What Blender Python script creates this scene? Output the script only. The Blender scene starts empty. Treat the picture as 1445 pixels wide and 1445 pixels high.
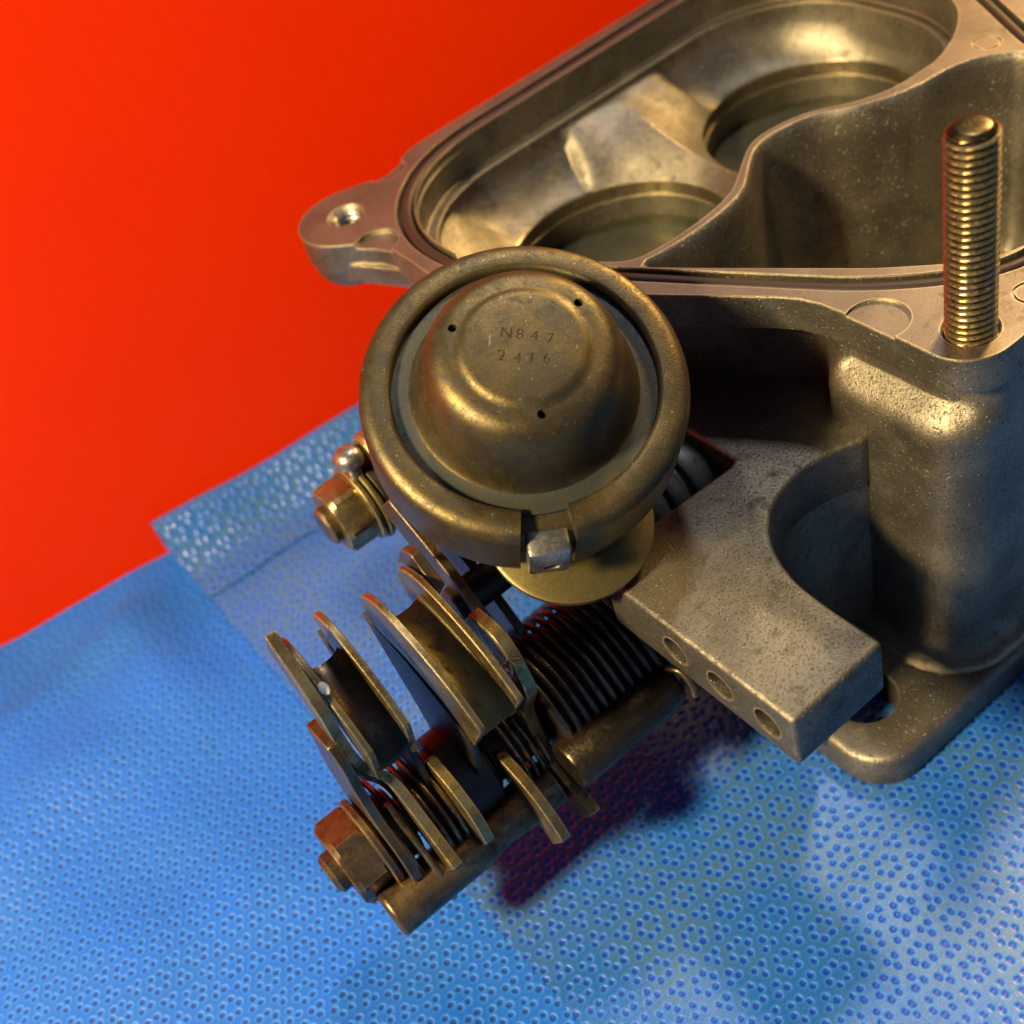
import bpy, bmesh, math, random
from mathutils import Vector, Matrix
# All shapes below are given in millimetres in the casting's own axes
# (x along the throttle shaft, y across, z up, z = 0 on the cloth) and scaled to metres.
S = 0.001
random.seed(7)
sc = bpy.context.scene

# ------------------------------------------------------------------ camera
cam = bpy.data.cameras.new('camera'); camo = bpy.data.objects.new('camera', cam)
sc.collection.objects.link(camo); sc.camera = camo
right = Vector((0.7673825, -0.5939805, -0.2414772))
down = Vector((-0.5697044, -0.4588189, -0.6818519))
fwd = Vector((0.2942124, 0.6608119, -0.6904830))
CAM = Vector((-136.16, -158.30, 222.0))
m = Matrix((( right.x, -down.x, -fwd.x, CAM.x*S), (right.y, -down.y, -fwd.y, CAM.y*S),
            (right.z, -down.z, -fwd.z, CAM.z*S), (0, 0, 0, 1)))
camo.matrix_world = m
cam.sensor_width = 36; cam.lens = 36*1800/1445
cam.clip_start = 0.01; cam.clip_end = 20
cam.dof.use_dof = True; cam.dof.focus_distance = 0.212; cam.dof.aperture_fstop = 16

# ------------------------------------------------------------------ world and lamps
w = bpy.data.worlds.new('World'); sc.world = w; w.use_nodes = True
w.node_tree.nodes['Background'].inputs[0].default_value = (0.48, 0.62, 1.0, 1)
w.node_tree.nodes['Background'].inputs[1].default_value = 0.125
def lamp(name, loc, target, size, power, col, sy=None):
    l = bpy.data.lights.new(name, 'AREA'); o = bpy.data.objects.new(name, l)
    sc.collection.objects.link(o)
    l.energy = power; l.color = col; l.size = size
    if sy: l.shape = 'RECTANGLE'; l.size_y = sy
    o.location = Vector(loc)*S
    o.rotation_euler = (Vector(target)-Vector(loc)).to_track_quat('-Z', 'Y').to_euler()
    return o
lamp('key_lamp', (-660, -40, 560), (-40, 10, 40), 0.10, 21.0, (1.0, 0.76, 0.38))
lamp('back_lamp', (680, 170, 540), (0, 20, 70), 0.13, 11.0, (1.0, 0.64, 0.22))
lamp('window', (250, -1250, 620), (0, 0, 30), 0.9, 0.8, (0.40, 0.62, 1.0), 0.7)
lamp('ceiling_lamp', (500, 330, 1500), (-40, -40, 0), 0.15, 9.5, (1.0, 0.95, 0.90))
vs = sc.view_settings
vs.view_transform = 'Standard'; vs.look = 'None'; vs.gamma = 1; vs.use_curve_mapping = False
vs.exposure = 0.0
sc.cycles.max_bounces = 6; sc.cycles.diffuse_bounces = 3; sc.cycles.glossy_bounces = 4; sc.cycles.transmission_bounces = 2
sc.cycles.caustics_reflective = False; sc.cycles.caustics_refractive = False

# ------------------------------------------------------------------ material helpers
class NT:
    def __init__(s, name):
        s.m = bpy.data.materials.new(name); s.m.use_nodes = True
        s.t = s.m.node_tree; s.n = s.t.nodes; s.n.clear()
        s.out = s.n.new('ShaderNodeOutputMaterial')
        s.p = s.n.new('ShaderNodeBsdfPrincipled')
        s.t.links.new(s.p.outputs[0], s.out.inputs[0])
    def link(s, a, b): s.t.links.new(a, b)
    def put(s, sock, v):
        if hasattr(v, 'is_output'): s.link(v, sock)
        else: sock.default_value = v
    def math(s, op, a, b=None, c=None, clamp=False):
        n = s.n.new('ShaderNodeMath'); n.operation = op; n.use_clamp = clamp
        s.put(n.inputs[0], a)
        if b is not None: s.put(n.inputs[1], b)
        if c is not None: s.put(n.inputs[2], c)
        return n.outputs[0]
    def vec(s, op, a, b=None, c=None):
        n = s.n.new('ShaderNodeVectorMath'); n.operation = op
        s.put(n.inputs[0], a)
        if b is not None: s.put(n.inputs[1], b)
        if c is not None: s.put(n.inputs[2], c)
        return n.outputs['Value'] if op in ('LENGTH', 'DOT_PRODUCT', 'DISTANCE') else n.outputs[0]
    def obj(s):   # object coordinates in millimetres
        tc = s.n.new('ShaderNodeTexCoord')
        return s.vec('MULTIPLY', tc.outputs['Object'], (1000., 1000., 1000.))
    def noise(s, co, scale, detail=4, rough=0.55, dist=0.0):
        n = s.n.new('ShaderNodeTexNoise'); s.link(co, n.inputs['Vector'])
        n.inputs['Scale'].default_value = scale; n.inputs['Detail'].default_value = detail
        n.inputs['Roughness'].default_value = rough; n.inputs['Distortion'].default_value = dist
        return n.outputs['Fac']
    def step(s, v, lo, hi, a=0.0, b=1.0):
        n = s.n.new('ShaderNodeMapRange'); n.interpolation_type = 'SMOOTHSTEP'
        s.put(n.inputs[0], v); n.inputs[1].default_value = lo; n.inputs[2].default_value = hi
        n.inputs[3].default_value = a; n.inputs[4].default_value = b
        return n.outputs[0]
    def mix(s, f, a, b):
        n = s.n.new('ShaderNodeMix'); n.data_type = 'RGBA'
        s.put(n.inputs[0], f)
        s.put(n.inputs[6], a if hasattr(a, 'is_output') else (*a, 1))
        s.put(n.inputs[7], b if hasattr(b, 'is_output') else (*b, 1))
        return n.outputs[2]
    def set(s, name, v): s.put(s.p.inputs[name], v)
    def bump(s, h, dist, strength=1.0, bevel=0.0, prev=None):
        n = s.n.new('ShaderNodeBump'); n.inputs['Distance'].default_value = dist*S
        n.inputs['Strength'].default_value = strength
        s.link(h, n.inputs['Height'])
        if prev is not None: s.link(prev, n.inputs['Normal'])
        elif bevel:
            b = s.n.new('ShaderNodeBevel'); b.samples = 3; b.inputs['Radius'].default_value = bevel*S
            s.link(b.outputs[0], n.inputs['Normal'])
        s.link(n.outputs[0], s.p.inputs['Normal'])
        return n.outputs[0]

def metal(name, c1, c2, grime, rough=(0.35, 0.55), metallic=0.9, grain=1.6, spots=0.5, patch=0.09,
          bump=0.05, bevel=0.5, gr=(0.52, 0.7), pits=0.0, wear=None, dust=0.0, roots=None):
    t = NT(name); co = t.obj()
    big = t.noise(co, patch, 3, 0.6, 0.6)
    fine = t.noise(co, grain, 4, 0.75)
    mid = t.noise(co, patch*5, 4, 0.68, 0.4)
    col = t.mix(t.step(big, 0.35, 0.65), c1, c2)
    col = t.mix(t.math('MULTIPLY', t.step(mid, gr[0], gr[1]), 0.85), col, grime)
    col = t.mix(t.math('MULTIPLY', t.step(fine, 0.52, 0.68), spots), col, grime)
    # thin scratches
    sv = t.vec('MULTIPLY', co, (0.35, 3.0, 1.2))
    scr = t.noise(sv, 2.2, 2, 0.5, 1.5)
    sm = t.math('MULTIPLY', t.step(scr, 0.70, 0.74), 0.5)
    col = t.mix(sm, col, (min(1, c1[0]*1.7), min(1, c1[1]*1.7), min(1, c1[2]*1.7)))
    if dust:
        sp = t.step(t.noise(co, 2.1, 1, 0.4), 0.735, 0.77)
        col = t.mix(t.math('MULTIPLY', sp, dust), col, (0.75, 0.66, 0.48))
    if roots:      # dirt plus painted groove shade in the thread roots of an upright stud
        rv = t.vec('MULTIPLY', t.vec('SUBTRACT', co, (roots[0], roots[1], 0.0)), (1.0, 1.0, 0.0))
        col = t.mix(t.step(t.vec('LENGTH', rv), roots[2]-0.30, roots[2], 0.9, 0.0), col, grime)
    if wear:
        bn = t.n.new('ShaderNodeBevel'); bn.samples = 3; bn.inputs['Radius'].default_value = wear[1]*S
        ge = t.n.new('ShaderNodeNewGeometry')
        d = t.vec('DOT_PRODUCT', bn.outputs[0], ge.outputs['Normal'])
        e = t.step(t.math('ADD', d, t.math('MULTIPLY', t.math('SUBTRACT', mid, 0.5), 0.25)), 0.86, 0.97, 1.0, 0.0)
        col = t.mix(t.math('MULTIPLY', e, 0.8), col, wear[0])
    t.set('Base Color', col)
    r = t.math('ADD', t.step(fine, 0.3, 0.7, rough[0], rough[1]), t.step(mid, gr[0], gr[1], 0, 0.15), clamp=True)
    t.set('Roughness', r)
    t.set('Metallic', t.math('SUBTRACT', metallic, t.math('MULTIPLY', t.step(mid, gr[0], gr[1]), 0.35)))
    h = t.math('ADD', t.math('MULTIPLY', fine, 0.7), t.math('MULTIPLY', mid, 0.5))
    if pits:
        h = t.math('SUBTRACT', h, t.math('MULTIPLY', t.step(t.noise(co, grain*0.8, 2, 0.5), 0.62, 0.72), pits))
    t.bump(h, bump, 1.0, bevel)
    return t.m

M = {}
M['cast'] = metal('cast_aluminium', (0.235, 0.212, 0.170), (0.148, 0.134, 0.110), (0.016, 0.013, 0.009), (0.32, 0.52), 0.88, 1.9, 0.85, 0.07, 0.15, 0.9, (0.53, 0.80), 0.6, ((0.60, 0.50, 0.32), 0.7), 0.25)
M['arm'] = metal('cast_aluminium_rough', (0.165, 0.152, 0.128), (0.098, 0.091, 0.078), (0.012, 0.010, 0.008), (0.36, 0.55), 0.86, 2.0, 0.95, 0.05, 0.17, 0.0, (0.50, 0.78), 0.8, ((0.74, 0.60, 0.36), 0.9), 0.2)
M['machined'] = metal('machined_aluminium', (0.21, 0.170, 0.140), (0.155, 0.125, 0.103), (0.04, 0.028, 0.02), (0.38, 0.50), 0.86, 2.4, 0.65, 0.06, 0.035, 0.0, (0.52, 0.78), 0.25, ((0.66, 0.54, 0.36), 0.45))
M['dome'] = metal('yellow_passivated_cap', (0.118, 0.085, 0.035), (0.073, 0.060, 0.036), (0.022, 0.021, 0.018), (0.30, 0.50), 0.86, 2.8, 0.7, 0.075, 0.07, 0.0, (0.46, 0.72), 0.0, None, 0.25)
M['patina'] = metal('grey_blue_patina', (0.040, 0.047, 0.050), (0.055, 0.050, 0.034), (0.012, 0.015, 0.018), (0.45, 0.6), 0.6, 2.6, 0.6, 0.12, 0.05, 0.0)
M['zinc'] = metal('olive_zinc_plate', (0.36, 0.275, 0.12), (0.22, 0.16, 0.075), (0.03, 0.021, 0.012), (0.24, 0.42), 0.94, 2.2, 0.45, 0.09, 0.03, 0.0, (0.47, 0.70), 0.0, ((0.85, 0.66, 0.36), 0.4))
M['olive'] = metal('olive_plate', (0.16, 0.13, 0.045), (0.115, 0.092, 0.036), (0.035, 0.028, 0.014), (0.36, 0.5), 0.75, 2.4, 0.25, 0.07, 0.03, 0.0)
M['brown'] = metal('browned_steel', (0.22, 0.15, 0.08), (0.12, 0.08, 0.048), (0.02, 0.014, 0.01), (0.26, 0.46), 0.92, 1.8, 0.55, 0.12, 0.04, 0.0, (0.48, 0.72), 0.0, ((0.5, 0.38, 0.22), 0.4))
M['dark'] = metal('dark_oily_steel', (0.075, 0.055, 0.035), (0.04, 0.032, 0.025), (0.012, 0.01, 0.008), (0.25, 0.45), 0.9, 1.6, 0.5, 0.15, 0.03, 0.0)
M['black'] = metal('black_oily_part', (0.012, 0.010, 0.008), (0.02, 0.016, 0.012), (0.005, 0.004, 0.004), (0.32, 0.55), 0.2, 1.6, 0.4, 0.15, 0.03, 0.0)
M['spring'] = metal('spring_wire_steel', (0.36, 0.26, 0.13), (0.13, 0.09, 0.05), (0.03, 0.022, 0.015), (0.25, 0.4), 0.95, 0.8, 0.4, 0.10, 0.01, 0.0, (0.45, 0.7))
M['spring_dark'] = metal('dark_spring_wire', (0.175, 0.150, 0.115), (0.085, 0.072, 0.056), (0.022, 0.016, 0.012), (0.25, 0.4), 0.95, 0.8, 0.4, 0.10, 0.01, 0.0, (0.48, 0.75))
M['oily'] = metal('oily_dark_tube', (0.055, 0.042, 0.028), (0.035, 0.028, 0.02), (0.012, 0.01, 0.008), (0.22, 0.4), 0.85, 1.2, 0.4, 0.12, 0.06, 0.0)
M['steel'] = metal('worn_steel', (0.42, 0.40, 0.36), (0.30, 0.28, 0.25), (0.06, 0.05, 0.04), (0.25, 0.4), 0.95, 1.5, 0.4, 0.2, 0.03, 0.0)
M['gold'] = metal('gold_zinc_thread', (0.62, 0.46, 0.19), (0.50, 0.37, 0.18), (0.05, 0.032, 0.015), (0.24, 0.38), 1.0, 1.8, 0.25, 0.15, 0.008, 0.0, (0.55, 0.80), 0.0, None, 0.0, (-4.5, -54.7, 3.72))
M['bore'] = metal('machined_bore', (0.24, 0.20, 0.14), (0.18, 0.15, 0.10), (0.06, 0.045, 0.025), (0.25, 0.4), 0.9, 1.5, 0.2, 0.06, 0.02, 0.0)
M['plate'] = metal('brass_butterfly', (0.085, 0.085, 0.05), (0.065, 0.07, 0.045), (0.025, 0.025, 0.018), (0.35, 0.5), 0.85, 1.2, 0.3, 0.06, 0.02, 0.0)
M['bush'] = metal('grey_bushing', (0.13, 0.14, 0.14), (0.09, 0.095, 0.095), (0.02, 0.02, 0.02), (0.4, 0.55), 0.5, 2.2, 0.5, 0.1, 0.05, 0.0)
def plain(name, col, rough, bump=0.03, scale=2.0, spec=0.5, vary=0.25):
    t = NT(name); co = t.obj(); f = t.noise(co, scale, 5, 0.6)
    t.set('Base Color', t.mix(t.step(f, 0.3, 0.7), col, tuple(c*(1-vary) for c in col)))
    t.set('Roughness', rough); t.set('Specular IOR Level', spec); t.bump(f, bump); return t.m
M['seal'] = plain('purple_brown_rubber', (0.026, 0.012, 0.011), 0.5, 0.03, 1.0, 0.3)
M['paint'] = plain('white_paint_dab', (0.82, 0.81, 0.76), 0.5)
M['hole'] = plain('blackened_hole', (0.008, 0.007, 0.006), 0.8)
M['lint'] = plain('brown_lint', (0.07, 0.035, 0.02), 0.9)
M['stamp'] = plain('stamped_figure_grime', (0.05, 0.035, 0.02), 0.7)

def red_board():
    t = NT('red_corrugated_plastic'); co = t.obj()
    n1 = t.noise(co, 0.012, 3, 0.5); n2 = t.noise(co, 1.2, 4, 0.6)
    sp = t.step(t.noise(co, 0.35, 2, 0.5), 0.74, 0.80)
    col = t.mix(n1, (0.80, 0.033, 0.0005), (0.72, 0.020, 0.0005))
    t.set('Base Color', t.mix(t.math('MULTIPLY', sp, 0.35), col, (0.85, 0.10, 0.03)))
    t.set('Roughness', t.step(n2, 0.2, 0.8, 0.38, 0.5)); t.set('Specular IOR Level', 0.08)
    t.bump(n2, 0.01); return t.m
M['red'] = red_board()

def cloth(name, base, light, dot, dark, grey, rough=(0.36, 0.6), dr=(0.40, 0.80), fibre=0.35, spec=0.42):
    """embossed nonwoven wrap: rings of six dots on a hexagonal lattice, triads in between"""
    t = NT(name)
    uvn = t.n.new('ShaderNodeUVMap'); uv = t.vec('MULTIPLY', uvn.outputs[0], (1000., 1000., 0.))
    jn = t.n.new('ShaderNodeTexNoise'); t.link(uv, jn.inputs['Vector']); jn.inputs['Scale'].default_value = 0.35
    jit = t.vec('MULTIPLY', t.vec('SUBTRACT', jn.outputs['Color'], (0.5, 0.5, 0.5)), (0.65, 0.65, 0.0))
    p = t.vec('ADD', uv, jit)
    L = 8.65; a, b = L, L*math.sqrt(3)
    def near(off):
        q = t.vec('SUBTRACT', p, (*off, 0))
        mx, mn = (a/2, b/2, 1), (-a/2, -b/2, -1)
        r1 = t.vec('WRAP', q, mx, mn)
        r2 = t.vec('WRAP', t.vec('SUBTRACT', q, (a/2, b/2, 0)), mx, mn)
        l1 = t.vec('LENGTH', r1); l2 = t.vec('LENGTH', r2)
        f = t.math('LESS_THAN', l2, l1)
        n = t.n.new('ShaderNodeMix'); n.data_type = 'VECTOR'; t.link(f, n.inputs[0]); t.link(r1, n.inputs[4]); t.link(r2, n.inputs[5])
        return n.outputs[1], t.math('MINIMUM', l1, l2)
    def fold(v, r, period, phase, R0):
        sx = t.n.new('ShaderNodeSeparateXYZ'); t.link(v, sx.inputs[0])
        th = t.math('ARCTAN2', sx.outputs[1], sx.outputs[0])
        th = t.math('WRAP', t.math('SUBTRACT', th, phase), period/2, -period/2)
        c = t.math('MULTIPLY', t.math('COSINE', th), t.math('MULTIPLY', r, 2*R0))
        d2 = t.math('SUBTRACT', t.math('ADD', t.math('MULTIPLY', r, r), R0*R0), c)
        return t.math('SQRT', t.math('MAXIMUM', d2, 0.0))
    k = L/math.sqrt(3); rad = math.radians
    v, r = near((0, 0)); d = fold(v, r, rad(60), 0.0, 1.88); rr = r
    for an, ph in ((-30, 90), (30, 30)):
        v, r = near((k*math.cos(rad(an)), k*math.sin(rad(an))))
        d = t.math('MINIMUM', d, fold(v, r, rad(120), rad(ph), 1.12))
    d = t.math('ADD', d, t.step(t.noise(uv, 0.22, 3, 0.6), 0.3, 0.7, -0.08, 0.08))
    dm = t.step(d, dr[0], dr[1], 1.0, 0.0)         # inside a dot
    halo = t.step(d, 0.62, 1.25, 1.0, 0.0)
    n1 = t.noise(uv, 0.045, 4, 0.6); n2 = t.noise(uv, 0.5, 4, 0.6, 0.5)
    fv = t.vec('MULTIPLY', uv, (0.9, 5.0, 1.0)); fib = t.noise(fv, 1.3, 5, 0.7, 1.2)
    ground = t.mix(t.step(n1, 0.35, 0.65), base, grey)
    ground = t.mix(t.math('MULTIPLY', t.step(fib, 0.48, 0.72), fibre), ground, light)
    col = t.mix(t.math('MULTIPLY', halo, 0.75), ground, light)
    dc = t.mix(t.step(n2, 0.3, 0.7), dot, dark)
    col = t.mix(t.math('MULTIPLY', dm, 0.95), col, dc)
    t.set('Base Color', col)
    t.set('Roughness', t.math('ADD', t.step(fib, 0.3, 0.7, rough[0], rough[1]), t.math('MULTIPLY', dm, 0.1)))
    t.set('Specular IOR Level', spec)
    t.set('Sheen Weight', 0.0)
    h = t.math('ADD', t.math('MULTIPLY', t.step(d, 0.15, 1.0), 1.0), t.math('MULTIPLY', fib, 0.22))
    t.bump(h, 0.30, 0.6)
    return t.m
M['cloth_top'] = cloth('embossed_blue_wrap', (0.008, 0.082, 0.37), (0.026, 0.165, 0.60), (0.0005, 0.036, 0.42), (0.0005, 0.028, 0.33), (0.038, 0.098, 0.23), (0.19, 0.38), (0.46, 0.72), 0.5, 0.75)
M['cloth_low'] = cloth('embossed_blue_wrap_double', (0.003, 0.085, 0.52), (0.016, 0.185, 0.76), (0.001, 0.034, 0.28), (0.002, 0.028, 0.20), (0.006, 0.088, 0.43))

# ------------------------------------------------------------------ mesh helpers
def mk(name, verts, faces, mat, parent=None, smooth=35, mats=None, fm=None):
    me = bpy.data.meshes.new(name)
    me.from_pydata([(v[0]*S, v[1]*S, v[2]*S) for v in verts], [], faces)
    me.validate(); bm = bmesh.new(); bm.from_mesh(me)
    bmesh.ops.recalc_face_normals(bm, faces=bm.faces); bm.to_mesh(me); bm.free()
    return mko(name, me, mat, parent, smooth)
def mko(name, me, mat, parent=None, smooth=35):
    if mat is not None:
        me.materials.clear(); me.materials.append(M[mat])
    if smooth:
        me.polygons.foreach_set('use_smooth', [True]*len(me.polygons))
        me.set_sharp_from_angle(angle=math.radians(smooth))
    o = bpy.data.objects.new(name, me); sc.collection.objects.link(o)
    o.parent = parent
    return o
def arc(cx, cy, r, a0, a1, n):
    return [(cx+r*math.cos(math.radians(a0+(a1-a0)*i/n)), cy+r*math.sin(math.radians(a0+(a1-a0)*i/n))) for i in range(n+1)]
def area(p): return sum(p[i][0]*p[(i+1) % len(p)][1]-p[(i+1) % len(p)][0]*p[i][1] for i in range(len(p)))/2
def ccw(p): return p if area(p) > 0 else p[::-1]
def resample(p, d, closed=True):
    out = []; n = len(p)
    for i in range(n if closed else n-1):
        a = Vector(p[i]); b = Vector(p[(i+1) % n]); k = max(1, int((b-a).length/d))
        for j in range(k): out.append(tuple(a+(b-a)*j/k))
    if not closed: out.append(tuple(p[-1]))
    return out
def smoothp(p, it=2, closed=True):
    for _ in range(it):
        n = len(p); q = []
        for i in range(n):
            if not closed and i in (0, n-1): q.append(p[i]); continue
            a, b, c = p[i-1], p[i], p[(i+1) % n]
            q.append(tuple(0.25*a[k]+0.5*b[k]+0.25*c[k] for k in range(len(b))))
        p = q
    return p
def offset(p, d):   # positive = outward for ccw
    out = []; n = len(p)
    for i in range(n):
        a, b, c = Vector(p[i-1]), Vector(p[i]), Vector(p[(i+1) % n])
        t1 = (b-a).normalized(); t2 = (c-b).normalized()
        nn = Vector((t1.y+t2.y, -t1.x-t2.x))
        if nn.length < 1e-6: nn = Vector((t1.y, -t1.x))
        nn.normalize(); k = max(0.5, nn.dot(Vector((t1.y, -t1.x))))
        out.append(tuple(b+nn*d/k))
    return out
def loft(rings, cap=True):
    n = len(rings[0]); V = [v for r in rings for v in r]; F = []
    for k in range(len(rings)-1):
        for i in range(n):
            j = (i+1) % n; F.append((k*n+i, k*n+j, (k+1)*n+j, (k+1)*n+i))
    if cap:
        F.append(tuple(range(n))[::-1]); F.append(tuple(range((len(rings)-1)*n, len(rings)*n)))
    return V, F
def prism(p, z0, z1):
    p = ccw(p); return loft([[(x, y, z0) for x, y in p], [(x, y, z1) for x, y in p]])
def lathe(prof, n=64, a0=0, a1=360, closed_prof=False):
    """prof: (r, h) list; returns verts in local frame axis z"""
    full = abs(a1-a0) >= 359.9; m_ = n if full else n+1; V = []; F = []
    for i in range(m_):
        t = math.radians(a0+(a1-a0)*i/n)
        V += [(r*math.cos(t), r*math.sin(t), h) for r, h in prof]
    k = len(prof)
    for i in range(n):
        j = (i+1) % m_
        for q in range(k if closed_prof else k-1):
            q2 = (q+1) % k; F.append((i*k+q, j*k+q, j*k+q2, i*k+q2))
    if not full and closed_prof:
        F.append(tuple(range(k))); F.append(tuple(range((m_-1)*k, m_*k))[::-1])
    return V, F
def frame(V, o, ax, ay, az):
    o, ax, ay, az = Vector(o), Vector(ax), Vector(ay), Vector(az)
    return [tuple(o+ax*v[0]+ay*v[1]+az*v[2]) for v in V]
def axis_frame(V, o, az, ref=(0, 0, 1)):
    az = Vector(az).normalized(); ax = Vector(ref).cross(az)
    if ax.length < 1e-4: ax = Vector((1, 0, 0)).cross(az)
    ax.normalize(); ay = az.cross(ax); return frame(V, o, ax, ay, az)
def along_x(V, x, y, z):   # local z -> +x ; local x -> y ; local y -> z
    return [(x+v[2], y+v[0], z+v[1]) for v in V]
def tube(path, r, n=10, closed=False, cap=True):
    V = []; F = []; k = len(path); pv = None
    P = [Vector(p) for p in path]
    for i in range(k):
        if closed: t = (P[(i+1) % k]-P[i-1])
        else: t = P[min(i+1, k-1)]-P[max(i-1, 0)]
        t.normalize()
        if pv is None:
            u = t.cross(Vector((0, 0, 1)))
            if u.length < 1e-3: u = t.cross(Vector((1, 0, 0)))
        else: u = pv-t*pv.dot(t)
        u.normalize(); pv = u; b = t.cross(u); rr = r(i/(k-1)) if callable(r) else r
        for j in range(n):
            a = 2*math.pi*j/n; V.append(tuple(P[i]+(u*math.cos(a)+b*math.sin(a))*rr))
    for i in range(k if closed else k-1):
        for j in range(n):
            a, b = i*n+j, i*n+(j+1) % n; c, d = ((i+1) % k)*n+(j+1) % n, ((i+1) % k)*n+j
            F.append((a, b, c, d))
    if cap and not closed:
        F.append(tuple(range(n))[::-1]); F.append(tuple(range((k-1)*n, k*n)))
    return V, F
def mesh_of(V, F):
    me = bpy.data.meshes.new('tmp'); me.from_pydata([(v[0]*S, v[1]*S, v[2]*S) for v in V], [], F)
    bm = bmesh.new(); bm.from_mesh(me); bmesh.ops.recalc_face_normals(bm, faces=bm.faces)
    if bm.calc_volume(signed=True) < 0: bmesh.ops.reverse_faces(bm, faces=bm.faces)
    bm.to_mesh(me); bm.free()
    return me
def boolean(me, ops):
    """ops: list of (operation, mesh); solved in millimetres, one after the other"""
    big = Matrix.Scale(1/S, 4); me.transform(big)
    for op, mm in ops:
        mm.transform(big); res = None
        for solver, own in (('MANIFOLD', False), ('EXACT', False), ('EXACT', True)):
            a = bpy.data.objects.new('tmp', me); b = bpy.data.objects.new('tmp', mm)
            sc.collection.objects.link(a); sc.collection.objects.link(b)
            md = a.modifiers.new('b', 'BOOLEAN'); md.operation = op; md.object = b; md.solver = solver
            if own: md.use_self = True
            dg = bpy.context.evaluated_depsgraph_get(); dg.update()
            res = bpy.data.meshes.new_from_object(a.evaluated_get(dg))
            bpy.data.objects.remove(a); bpy.data.objects.remove(b)
            if op == 'INTERSECT': ok = len(res.polygons) > 0
            else: ok = len(res.polygons) > 0.5*len(me.polygons)
            if ok: break
        me = res
    me.transform(Matrix.Scale(S, 4))
    return me
def bevel_mesh(me, width, seg=2, ang=35):
    bm = bmesh.new(); bm.from_mesh(me)
    ed = [e for e in bm.edges if len(e.link_faces) == 2 and e.calc_face_angle(0) > math.radians(ang)]
    bmesh.ops.bevel(bm, geom=ed, offset=width*S, segments=seg, profile=0.5, affect='EDGES', clamp_overlap=True)
    bm.to_mesh(me); bm.free(); return me
def catmull(pts, n=8, closed=False):
    P = [Vector(p) for p in pts]; k = len(P); out = []
    for i in range(k if closed else k-1):
        if closed: a, b, c, d = P[i-1], P[i], P[(i+1) % k], P[(i+2) % k]
        else: a, b, c, d = P[max(i-1, 0)], P[i], P[i+1], P[min(i+2, k-1)]
        for j in range(n):
            t = j/n
            out.append(tuple(0.5*((2*b)+(-a+c)*t+(2*a-5*b+4*c-d)*t*t+(-a+3*b-3*c+d)*t**3)))
    if not closed: out.append(tuple(P[-1]))
    return out
def label(o, text, cat=None, group=None, kind=None):
    if text: o['label'] = text
    if cat: o['category'] = cat
    if group: o['group'] = group
    if kind: o['kind'] = kind
    return o

# ------------------------------------------------------------------ setting: wrap sheets and red board
WALL_A = (-116.0, 123.0); WALL_D = Vector((math.cos(math.radians(-8)), math.sin(math.radians(-8))))
def wall_y(x): return WALL_A[1]+(x-WALL_A[0])*WALL_D.y/WALL_D.x
def grid(name, us, vs_, fn, mat):
    V = []; UV = []; F = []; nv = len(vs_)
    for a in us:
        for b in vs_:
            V.append(fn(a, b)); UV.append((a, b))
    for i in range(len(us)-1):
        for j in range(nv-1): F.append((i*nv+j, (i+1)*nv+j, (i+1)*nv+j+1, i*nv+j+1))
    me = bpy.data.meshes.new(name); me.from_pydata([(x*S, y*S, z*S) for x, y, z in V], [], F)
    uvl = me.uv_layers.new(name='UVMap')
    for l in me.loops: uvl.data[l.index].uv = (UV[l.vertex_index][0]*S, UV[l.vertex_index][1]*S)
    return mko(name, me, mat, None, 180)
def rng(a, b, d):
    n = int(round((b-a)/d)); return [a+(b-a)*i/n for i in range(n+1)]
from mathutils import noise as mn
def bumpz(x, y, k=0.02, seed=0.0): return mn.noise(Vector((x*k+seed, y*k-seed, seed)))
def gauss(x, s): return math.exp(-(x/s)**2)
def low_fn(x, y):
    z = -1.0
    dx = -112-x
    k = min(1.0, max(0.0, dx/22.0)); k = k*k*(3-2*k)
    # loose cloth heaves up left of the top sheet, with soft ridges running towards the board
    z += k*(2.6*(bumpz(x, y, 0.022, 3.1)+0.45)+1.0*bumpz(x, y, 0.05, 8.0))
    z += k*3.6*gauss((y-74)-0.30*(x+150), 15)*gauss(x+165, 42)
    z += k*2.2*gauss((y-101)-0.22*(x+150), 6.0)*gauss(x+160, 45)
    wy = wall_y(x)
    if y > wy-6: z -= (y-(wy-6))*0.10
    return (x, y, z)
low = grid('lower_wrap_sheet', rng(-330, 210, 3), rng(-190, 128, 3), lambda x, y: low_fn(x, y if y < wall_y(x)-2.6 else wall_y(x)-2.6), 'cloth_low')
label(low, 'bright blue dotted wrap sheet lying loose and uneven on the left, under the other sheet', 'cloth')
HEM = catmull([(0, 0, 0), (1.2, 1.2, 0), (1.7, 4.2, 0), (1.5, 7.6, 0), (0.4, 10.2, 0), (-1.6, 11.2, 0), (-4.4, 10.0, 0), (-8, 6.8, 0), (-12, 3.6, 0), (-16, 1.6, 0), (-20, 0.8, 0), (-26.0, 0.45, 0)], 4)
def top_fn(x, y):
    wy = wall_y(x)-3.2
    z = 0.25+0.3*(bumpz(x, y, 0.02, 5.0)+0.5)+0.12*bumpz(x, y, 0.09, 1.0)
    z += 1.1*gauss((y+78)-0.19*(x+45), 9.0)*gauss(x+30, 70)     # soft crease in front of the casting
    if y <= wy: return (x, y, z)
    k = (y-wy)/0.9; i = int(k); f = k-i
    if i >= len(HEM)-1: i = len(HEM)-2; f = 1.0
    h = [HEM[i][c]+(HEM[i+1][c]-HEM[i][c])*f for c in (0, 1)]
    wv = 1.0+0.18*bumpz(x, 0, 0.03, 2.0)
    return (x, wy+h[0]*(wv if h[0] < 0 else 1), z+h[1]*wv)
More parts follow.
